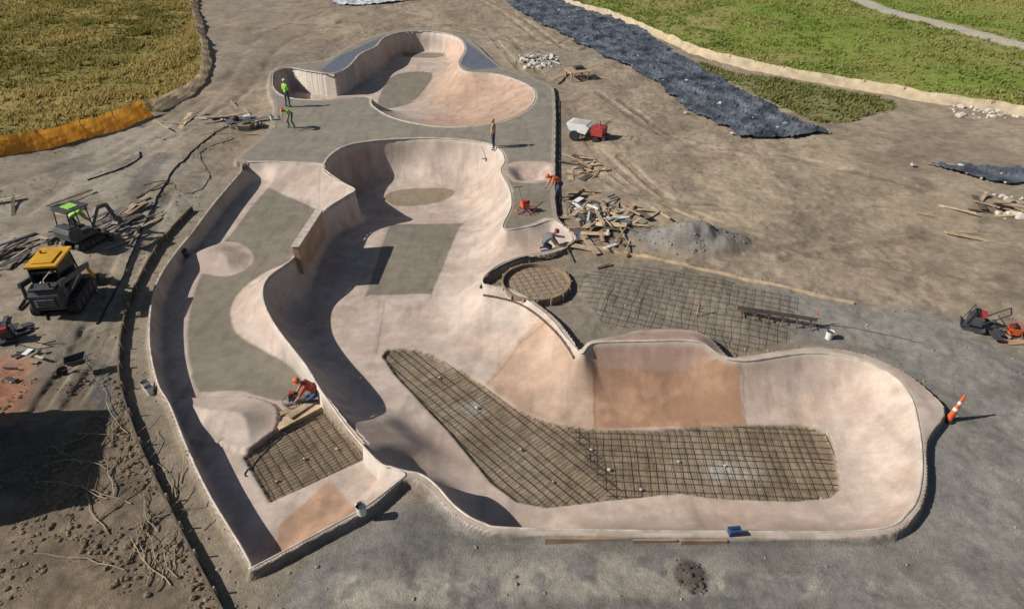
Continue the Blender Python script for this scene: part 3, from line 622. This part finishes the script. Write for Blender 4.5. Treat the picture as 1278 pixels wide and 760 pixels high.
def trowel(name,loc,rz,c=orange,sc=1):
    mb=MB(); n=28
    for i in range(n):
        t0,t1=2*math.pi*i/n,2*math.pi*(i+1)/n
        mb.cyl((.45*math.cos(t0),.45*math.sin(t0),.12),(.45*math.cos(t1),.45*math.sin(t1),.12),.014,c,n=5,cap=False)
    for i in range(4):
        t=i*math.pi/2+.3; mb.box((.22*math.cos(t),.22*math.sin(t),.03),(.38,.15,.012),metal,(0.1,0,t)); mb.cyl((0,0,.2),(.45*math.cos(t),.45*math.sin(t),.12),.012,c)
    mb.box((0,0,.32),(.3,.34,.22),c); mb.cyl((0,0,.1),(0,0,.3),.07,dgrey); mb.box((.05,.05,.47),(.2,.2,.1),red); mb.cyl((-.12,.1,.42),(-.12,.1,.52),.05,black)
    mb.cyl((0,-.15,.3),(0,-.8,.75),.018,dgrey); mb.cyl((-.22,-.82,.75),(.22,-.82,.75),.018,black)
    return mb.obj(name,loc,rz,sc,bevel=.006)
trowel("power_trowel",at(368,503,.02,ZW),R(100),dgrey,.8)
trowel("power_trowel",at(655,264),R(200),sc=1.1)
mb=MB(); mb.box((0,0,.04),(1.7,.28,.05),wood2,(0,0,.1)); mb.box((.2,.35,.05),(1.5,.2,.05),redwood,(0,0,-.12)); mb.box((.1,.2,.11),(1.1,.25,.03),wood,(0,.04,.25))
mb.obj("scaffold_planks",at(378,518,0.0,ZW),R(38))
def compactor(name,loc,rz,c=dgrey,sc=1):
    mb=MB(); mb.prism([(-.3,.1),(-.22,.02),(.22,.02),(.32,.12),(.3,.14),(.2,.06),(-.2,.06),(-.28,.13)],-.25,.25,dgrey); mb.box((0,0,.28),(.3,.36,.26),c); mb.cyl((-.1,.0,.45),(.12,.0,.45),.11,black,n=14); mb.box((0,-.12,.48),(.2,.16,.12),red)
    for sx in (-.18,.18): mb.cyl((sx,-.15,.25),(sx,-.65,.75),.016,black)
    mb.cyl((-.18,-.65,.75),(.18,-.65,.75),.018,black)
    for sx in (-.2,.2): mb.cyl((sx,.25,.1),(sx,.1,.6),.014,c)
    mb.cyl((-.2,.1,.6),(.2,.1,.6),.014,c)
    return mb.obj(name,loc,rz,sc,bevel=.006)
compactor("plate_compactor",at(1212,410),R(60),dgrey,1.3); compactor("plate_compactor",at(1262,420),R(-100),orange,.9)
pile("scattered_planks",1235,418,7,(.6,.2),(.5,1.2),[redwood,dgrey,wood],31)
compactor("plate_compactor",at(12,425),R(30),dgrey,1.1)
def barrow(name,loc,rz,sc=1,c=red):
    mb=MB(); t=[(-.32,-.35),(.32,-.35),(.25,.45),(-.25,.45)]; b_=[(-.2,-.2),(.2,-.2),(.14,.25),(-.14,.25)]
    vs=[(x,y,.62) for x,y in t]+[(x,y,.34) for x,y in b_]+[(x*.94,y*.94,.62) for x,y in t]+[(x*.9,y*.9,.36) for x,y in b_]
    fs=[(i,(i+1)%4,4+(i+1)%4,4+i) for i in range(4)]+[(7,6,5,4)]+[(8+(i+1)%4,8+i,12+i,12+(i+1)%4) for i in range(4)]+[(12,13,14,15)]+[(i,8+i,8+(i+1)%4,(i+1)%4) for i in range(4)]
    mb.add(vs,fs,c)
    for sx in (-1,1): mb.cyl((sx*.28,-.95,.55),(sx*.06,.62,.22),.02,wood,n=8); mb.cyl((sx*.2,-.3,.35),(sx*.22,-.38,0),.015,black); 
    mb.cyl((-.05,.62,.2),(.05,.62,.2),.2,black,n=20); return mb.obj(name,loc,rz,sc)
barrow("wheelbarrow",at(100,458),R(120),.8,dgrey)
def bucket(u,v,c=white,z0=0,sc=.85):
    mb=MB(); mb.cyl((0,0,0),(0,0,.36),.13,c,.155,n=20,cap=False); mb.cyl((0,0,.29),(0,0,.3),.15,dgrey,n=20); mb.cyl((0,0,.33),(0,0,.35),.165,c,n=20,cap=False); mb.cyl((0,0,0),(0,0,.02),.13,c,n=20)
    for i in range(8):
        t0,t1=math.pi*i/8,math.pi*(i+1)/8; mb.cyl((.16*math.cos(t0),.02+.1*math.sin(t0),.33+.1*math.sin(t0)),(.16*math.cos(t1),.02+.1*math.sin(t1),.33+.1*math.sin(t1)),.005,metal,n=4)
    mb.obj("bucket",at(u,v,0,z0),random.uniform(0,6),sc)
for a_ in [(181,478),(186,484),(1036,416),(452,640),(228,308,dgrey),(716,150,white),(754,176,dgrey),(140,300,dgrey),(340,150,white)]:
    bucket(*a_)
mb=MB(); mb.box((0,0,.1),(.3,.18,.14),mat("blue_plastic",(.03,.06,.16),.5)); mb.box((0,0,.18),(.32,.2,.03),mat("blue_plastic",(.03,.06,.16))); mb.cyl((-.1,0,.21),(.1,0,.21),.015,black)
mb.obj("tool_box",at(916,666,-.02),.1,bevel=.01)
mb=MB()
for i in range(6):
    x_=-1.3+i*.52
    for sy in (-.18,.18): mb.cyl((x_,sy,0),(x_,0,.38),.02,darkwood,n=6)
    mb.cyl((x_,-.22,.2),(x_,.22,.2),.018,darkwood,n=6)
for k in range(5): mb.cyl((-1.5,-.1+.05*k,.38+.01*k),(1.5,-.08+.05*k,.39),.018,steel,n=5)
mb.obj("rebar_rack",at(968,398),R(-16),.9)
for (u,v) in [(1016,402),(870,388)]:
    mb=MB(); mb.cyl((0,0,-.1),(0.03,0,.5),.022,wood2,n=6); mb.cyl((0,0,.3),(.25,.05,.3),.012,steel); mb.cyl((.03,0,.48),(.03,0,.56),.035,orange); mb.obj("survey_stake",at(u,v))
mb=MB(); mb.cyl((0,0,0),(0,0,.06),.22,black,.19,n=8)
for z0_,z1_,r0,r1,c in ((.06,.45,.11,.08,orange),(.45,.56,.08,.072,white),(.56,.72,.072,.06,orange),(.72,.82,.06,.052,white),(.82,1.05,.052,.035,orange)): mb.cyl((0,0,z0_),(0,0,z1_),r0,c,r1,n=16)
mb.cyl((0,0,1.05),(0,0,1.1),.04,orange,n=12); mb.obj("traffic_cone",at(1187,517),0,.92,tilt=(0,R(8)))
# ---------------- hoses, cables, branches ----------------
def hose(name,pts,r,m,wob=.15,seed=0):
    rr=random.Random(seed); pl=smooth(P(pts),8,False); tube(name,[(p[0]+rr.uniform(-wob,wob)*.3,p[1]+rr.uniform(-wob,wob)*.3,H(*p)+r) for p in pl],r,m)
hose("hose",[(300,148),(270,165),(240,190),(215,215),(190,260),(165,310),(150,345),(120,400)],.03,black,.1,1)
hose("hose",[(45,330),(40,360),(25,390),(50,370),(60,400)],.03,black,.1,2)
hose("cable",[(180,230),(210,225),(230,240),(260,220),(250,190),(290,170)],.015,dgrey,.2,3)
hose("hose",[(110,225),(140,215),(170,200),(175,190)],.03,black,.1,4)
hose("hose",[(390,500,),(350,520),(320,545),(300,570),(302,574)],.015,dgrey,.05,5)
hose("cable",[(1000,405),(1040,402),(1100,412),(1150,425)],.015,darkwood,.05,6)
mb=MB(); rr=random.Random(5)
dry=mat("dry_branch",tuple(C(180,162,134)),.9,0,.3,3)
for i in range(34):
    u=rr.gauss(165,28); v=rr.uniform(520,740); u+= (v-600)*.28; x,y=G(u,v); a_=rr.gauss(1.9,.5); L=rr.uniform(.8,2.6); n=7; p=[]; 
    for k in range(n+1):
        p.append((x,y,H(x,y)+.03+.1*math.sin(k/n*3.14)*rr.random())); a_+=rr.uniform(-.35,.35); x+=math.cos(a_)*L/n; y+=math.sin(a_)*L/n
    for k in range(n): mb.cyl(p[k],p[k+1],.015*(1-k/n*.6),dry,.015*(1-(k+1)/n*.6),n=5)
    for k in (2,4):
        b_=a_+rr.choice((-.8,.8)); q=(p[k][0]+math.cos(b_)*.4,p[k][1]+math.sin(b_)*.4,p[k][2]+.06); mb.cyl(p[k],q,.008,dry,.003,n=4)
mb.obj("fallen_branches")
# ---------------- storage container just west of the frame ----------------
mb=MB(); L=3.9; cm=mat("container_paint",(.12,.2,.3),.55,0,.15,2)
mb.box((0,0,1.3),(2.3,L,2.5),cm)
for i in range(22):
    y_=-L/2+.15+i*(L-.3)/21
    for sx in (-1,1): mb.box((sx*1.165,y_,1.3),(.05,.09,2.3),cm)
for sx in (-1.17,1.17):
    for sy in (-L/2,L/2): mb.box((sx,sy,1.3),(.12,.12,2.62),cm)
    for zz in (.06,2.56): mb.box((sx,0,zz),(.1,L-.12,.12),cm)
for sx in (-.8,-.3,.3,.8): mb.cyl((sx,-L/2-.04,.2),(sx,-L/2-.04,2.4),.02,metal)
mb.box((0,-L/2-.02,1.3),(.03,.03,2.4),dgrey)
mb.obj("storage_container",(-16.6,12.45,H(-16.4,12.1)),R(24))
# ---------------- workers ----------------
def worker(u,v,rz,pose,shirt,pants,hat,z0=0,vest=None):
    if pose=='stand': J=dict(pel=(0,0,.96),sp=(0,.01,1.15),ch=(0,.0,1.36),nk=(0,.01,1.49),hd=(0,.02,1.55),hl=(.09,0,.92),kl=(.12,.04,.5),al=(.13,0,.09),tl=(.15,.17,.05),sl=(.18,0,1.41),el=(.25,.0,1.14),wl=(.22,.2,.98),hr=(-.09,0,.92),kr=(-.11,.0,.5),ar=(-.12,-.08,.09),tr=(-.14,.09,.05),sr=(-.18,0,1.41),er=(-.25,-.02,1.13),wr=(-.25,.08,.88)); H0=(0,.03,1.66); tl=0
    elif pose=='bend': J=dict(pel=(0,-.12,.9),sp=(0,.05,1.03),ch=(0,.27,1.14),nk=(0,.4,1.18),hd=(0,.46,1.19),hl=(.1,-.1,.87),kl=(.14,.08,.48),al=(.16,-.02,.09),tl=(.18,.15,.05),sl=(.18,.3,1.13),el=(.22,.42,.86),wl=(.15,.58,.66),hr=(-.1,-.1,.87),kr=(-.14,.1,.48),ar=(-.17,-.1,.09),tr=(-.19,.07,.05),sr=(-.18,.3,1.13),er=(-.22,.4,.86),wr=(-.15,.52,.62)); H0=(0,.54,1.21); tl=.9
    else: J=dict(pel=(0,-.2,.36),sp=(0,-.1,.52),ch=(0,.1,.7),nk=(0,.2,.78),hd=(0,.25,.81),hl=(.1,-.18,.34),kl=(.15,.2,.08),al=(.14,-.22,.09),tl=(.14,-.36,.05),sl=(.18,.12,.7),el=(.24,.32,.46),wl=(.16,.5,.2),hr=(-.1,-.18,.34),kr=(-.16,.22,.08),ar=(-.14,-.2,.09),tr=(-.14,-.34,.05),sr=(-.18,.12,.7),er=(-.24,.3,.45),wr=(-.14,.5,.16)); H0=(0,.33,.86); tl=.8
    names=list(J); rad=dict(pel=.14,sp=.13,ch=.15,nk=.06,hd=.05,hl=.09,kl=.065,al=.045,tl=.04,sl=.07,el=.045,wl=.03,hr=.09,kr=.065,ar=.045,tr=.04,sr=.07,er=.045,wr=.03)
    E=[('pel','sp'),('sp','ch'),('ch','nk'),('nk','hd'),('pel','hl'),('hl','kl'),('kl','al'),('al','tl'),('pel','hr'),('hr','kr'),('kr','ar'),('ar','tr'),('ch','sl'),('sl','el'),('el','wl'),('ch','sr'),('sr','er'),('er','wr')]
    me=bpy.data.meshes.new("b"); bm_=bmesh.new(); sl_=bm_.verts.layers.skin.verify(); V={}
    for n in names:
        v_=bm_.verts.new(J[n]); v_[sl_].radius=(rad[n],rad[n]); v_[sl_].use_root=(n=='pel'); V[n]=v_
    for a_,b_ in E: bm_.edges.new((V[a_],V[b_]))
    bm_.to_mesh(me); bm_.free(); o=bpy.data.objects.new("b",me); scene.collection.objects.link(o); o.modifiers.new("s",'SKIN'); ssb=o.modifiers.new("u",'SUBSURF'); ssb.levels=2
    dg=bpy.context.evaluated_depsgraph_get(); me2=bpy.data.meshes.new_from_object(o.evaluated_get(dg)); bpy.data.objects.remove(o)
    ms=[shirt,pants,boot,skin,vest or shirt]
    for m in ms: me2.materials.append(m)
    kind={('pel','sp'):0,('sp','ch'):4,('ch','nk'):4,('nk','hd'):3,('al','tl'):2,('ar','tr'):2,('el','wl'):3,('er','wr'):3,('sl','el'):0,('sr','er'):0,('ch','sl'):4,('ch','sr'):4}
    for p in me2.polygons:
        c=p.center; best=9; k=1
        for a_,b_ in E:
            A=Vector(J[a_]);B=Vector(J[b_]); t=max(0,min(1,(c-A).dot(B-A)/(B-A).length_squared)); dd=(c-A-(B-A)*t).length
            if dd<best: best=dd; k=kind.get((a_,b_),1)
        p.material_index=k; p.use_smooth=True
    loc=at(u,v,0,z0); E0=bpy.data.objects.new("construction_worker",None); scene.collection.objects.link(E0); E0.location=loc; E0.rotation_euler=(0,0,rz)
    bo=bpy.data.objects.new("body",me2); scene.collection.objects.link(bo); bo.parent=E0
    mb=MB()
    def hf(p,q):
        if p.y>.8 and abs(p.x)<.3 and -.25<p.z<.15: q=q+Vector((0,.025,0))
        if p.z<-.4: q=Vector((q.x*.85,q.y*.95,q.z))
        return q
    M=Matrix.Translation(H0)@Matrix.Rotation(-tl,4,'X')
    hb=MB(); hb.ell((0,0,0),(.077,.097,.118),skin,16,12,fn=hf)
    for sx in (-1,1): hb.ell((sx*.078,0,-.005),(.012,.022,.032),skin,8,6); hb.ell((sx*.032,.087,.012),(.013,.01,.009),hair,8,5)
    hb.ell((0,.092,-.055),(.026,.008,.007),red,8,5)
    hb.ell((0,-.015,.0),(.083,.092,.112),hair,14,8,half=True); hb.ell((0,0,.035),(.105,.125,.105),hat,18,6,half=True); hb.cyl((0,.02,.035),(0,.02,.045),.135,hat,.13,n=20)
    ho=hb.obj("head",smooth_=False,parent=E0); ho.matrix_local=M
    for s_ in ('l','r'):
        w_=Vector(J['w'+s_]); el=Vector(J['e'+s_]); dr=(w_-el).normalized(); sd=Vector((1 if s_=='l' else -1,0,0)); sd=(sd-dr*sd.dot(dr)).normalized(); up=dr.cross(sd)
        mb.cyl(w_-dr*.02,w_+dr*.08,.03,skin,.038,n=8)
        for i in range(4):
            b0=w_+dr*.075+up*(-.03+.02*i); L_=(.07,.08,.075,.058)[i]; b1=b0+dr*L_*.5; b2=b1+(dr*.7-sd*.6).normalized()*L_*.5; mb.cyl(b0,b1,.009,skin,n=6); mb.cyl(b1,b2,.0085,skin,.007,n=6)
        b0=w_+dr*.03+up*.03; b1=b0+(dr*.6+up*.6).normalized()*.045; mb.cyl(b0,b1,.011,skin,.009,n=6); mb.cyl(b1,b1+dr*.03,.009,skin,.007,n=6)
    mb.obj("hands",parent=E0)
    return E0
worker(616,184,R(70),'stand',tanc,denim,tanc)
worker(360,134,R(-30),'stand',green,denim,white,vest=green)
worker(364,160,R(160),'bend',green,greyc,orange,vest=green)
worker(697,243,R(100),'bend',orange,denim,orange,vest=orange)
worker(684,306,R(-80),'kneel',greyc,denim,red)
worker(100,296,R(-60),'bend',green,greyc,white,vest=green)
worker(390,500,R(100),'kneel',red,denim,orange,ZW)
mb=MB(); mb.cyl((0,0,.02),(.2,1.0,.75),.012,wood,n=6); mb.box((0,-.03,.03),(.5,.12,.03),metal); mb.obj("concrete_float",at(606,184),.6)
# ---------------- grass ----------------
def grass(name,polyA,dens_pts,h,cols,seed,ymax=88):
    r=np.random.default_rng(seed); lo=polyA.min(0); hi=polyA.max(0); lo=np.maximum(lo,[-62,20]); hi=np.minimum(hi,[72,ymax])
    a_=r.uniform(lo[0],hi[0],dens_pts*3); b_=r.uniform(lo[1],hi[1],dens_pts*3); k=inside(a_,b_,polyA)&(seg_dist(a_,b_,pth,False)>1.2); a_=a_[k][:dens_pts]; b_=b_[k][:dens_pts]
    cl=fbm(a_,b_,.5,3,seed); keep=r.random(len(a_))<(.25+1.6*np.clip(cl-.3,0,1)); a_=a_[keep];b_=b_[keep];cl=cl[keep]
    n=len(a_); ix=np.clip(np.searchsorted(X,a_)-1,0,NX-1); iy=np.clip(np.searchsorted(Y,b_)-1,0,NY-1); zz=Zg[iy,ix]
    V=[]
    hh=h*(.4+1.2*r.random(n))*(.3+1.4*cl)
    for kblade in range(3):
        t=r.random(n)*6.28; w_=.05+.09*r.random(n); lx=r.normal(.25,.6,n)*hh; ly=r.normal(0,.6,n)*hh; ox=r.normal(0,.08,n); oy=r.normal(0,.08,n)
        p0=np.stack([a_+ox-np.cos(t)*w_,b_+oy-np.sin(t)*w_,zz-.02],1); p1=np.stack([a_+ox+np.cos(t)*w_,b_+oy+np.sin(t)*w_,zz-.02],1); p2=np.stack([a_+ox+lx,b_+oy+ly,zz+hh],1)
        V.append(np.stack([p0,p1,p2],1).reshape(-1,3))
    V=np.concatenate(V); m=len(V)//3; F=np.arange(m*3).reshape(m,3)
    me=bpy.data.meshes.new(name); me.from_pydata(V.tolist(),[],F.tolist())
    mix=r.random(m)*.3+np.tile((fbm(a_,b_,.18,3,seed+3)-.35)*2.4,3); mix=np.clip(mix,0,1)[:,None]; c=np.array(cols[0])*(1-mix)+np.array(cols[1])*mix
    ca=me.attributes.new("Col",'FLOAT_COLOR','POINT'); ca.data.foreach_set("color",np.repeat(np.concatenate([c,np.ones((m,1))],1),3,0).astype(np.float32).ravel())
    mt=bpy.data.materials.new(name); mt.use_nodes=True; nn=mt.node_tree; A=nn.nodes.new('ShaderNodeAttribute'); A.attribute_name='Col'; B_=nn.nodes['Principled BSDF']; nn.links.new(A.outputs['Color'],B_.inputs['Base Color']); B_.inputs['Roughness'].default_value=.9
    tr=nn.nodes.new('ShaderNodeBsdfTranslucent'); nn.links.new(A.outputs['Color'],tr.inputs[0]); mx=nn.nodes.new('ShaderNodeMixShader'); mx.inputs[0].default_value=.45; nn.links.new(B_.outputs[0],mx.inputs[1]); nn.links.new(tr.outputs[0],mx.inputs[2]); nn.links.new(mx.outputs[0],nn.nodes['Material Output'].inputs[0])
    me.materials.append(mt); o=bpy.data.objects.new(name,me); scene.collection.objects.link(o)
grass("meadow_grass",GLp,42000,.26,(C(192,172,108),C(136,130,66)),1)
grass("meadow_grass",GRp,42000,.14,(C(180,172,104),C(140,156,70)),2)
grass("meadow_grass",GR2,2400,.16,(C(162,152,98),C(122,132,66)),3)
print("verts",N)
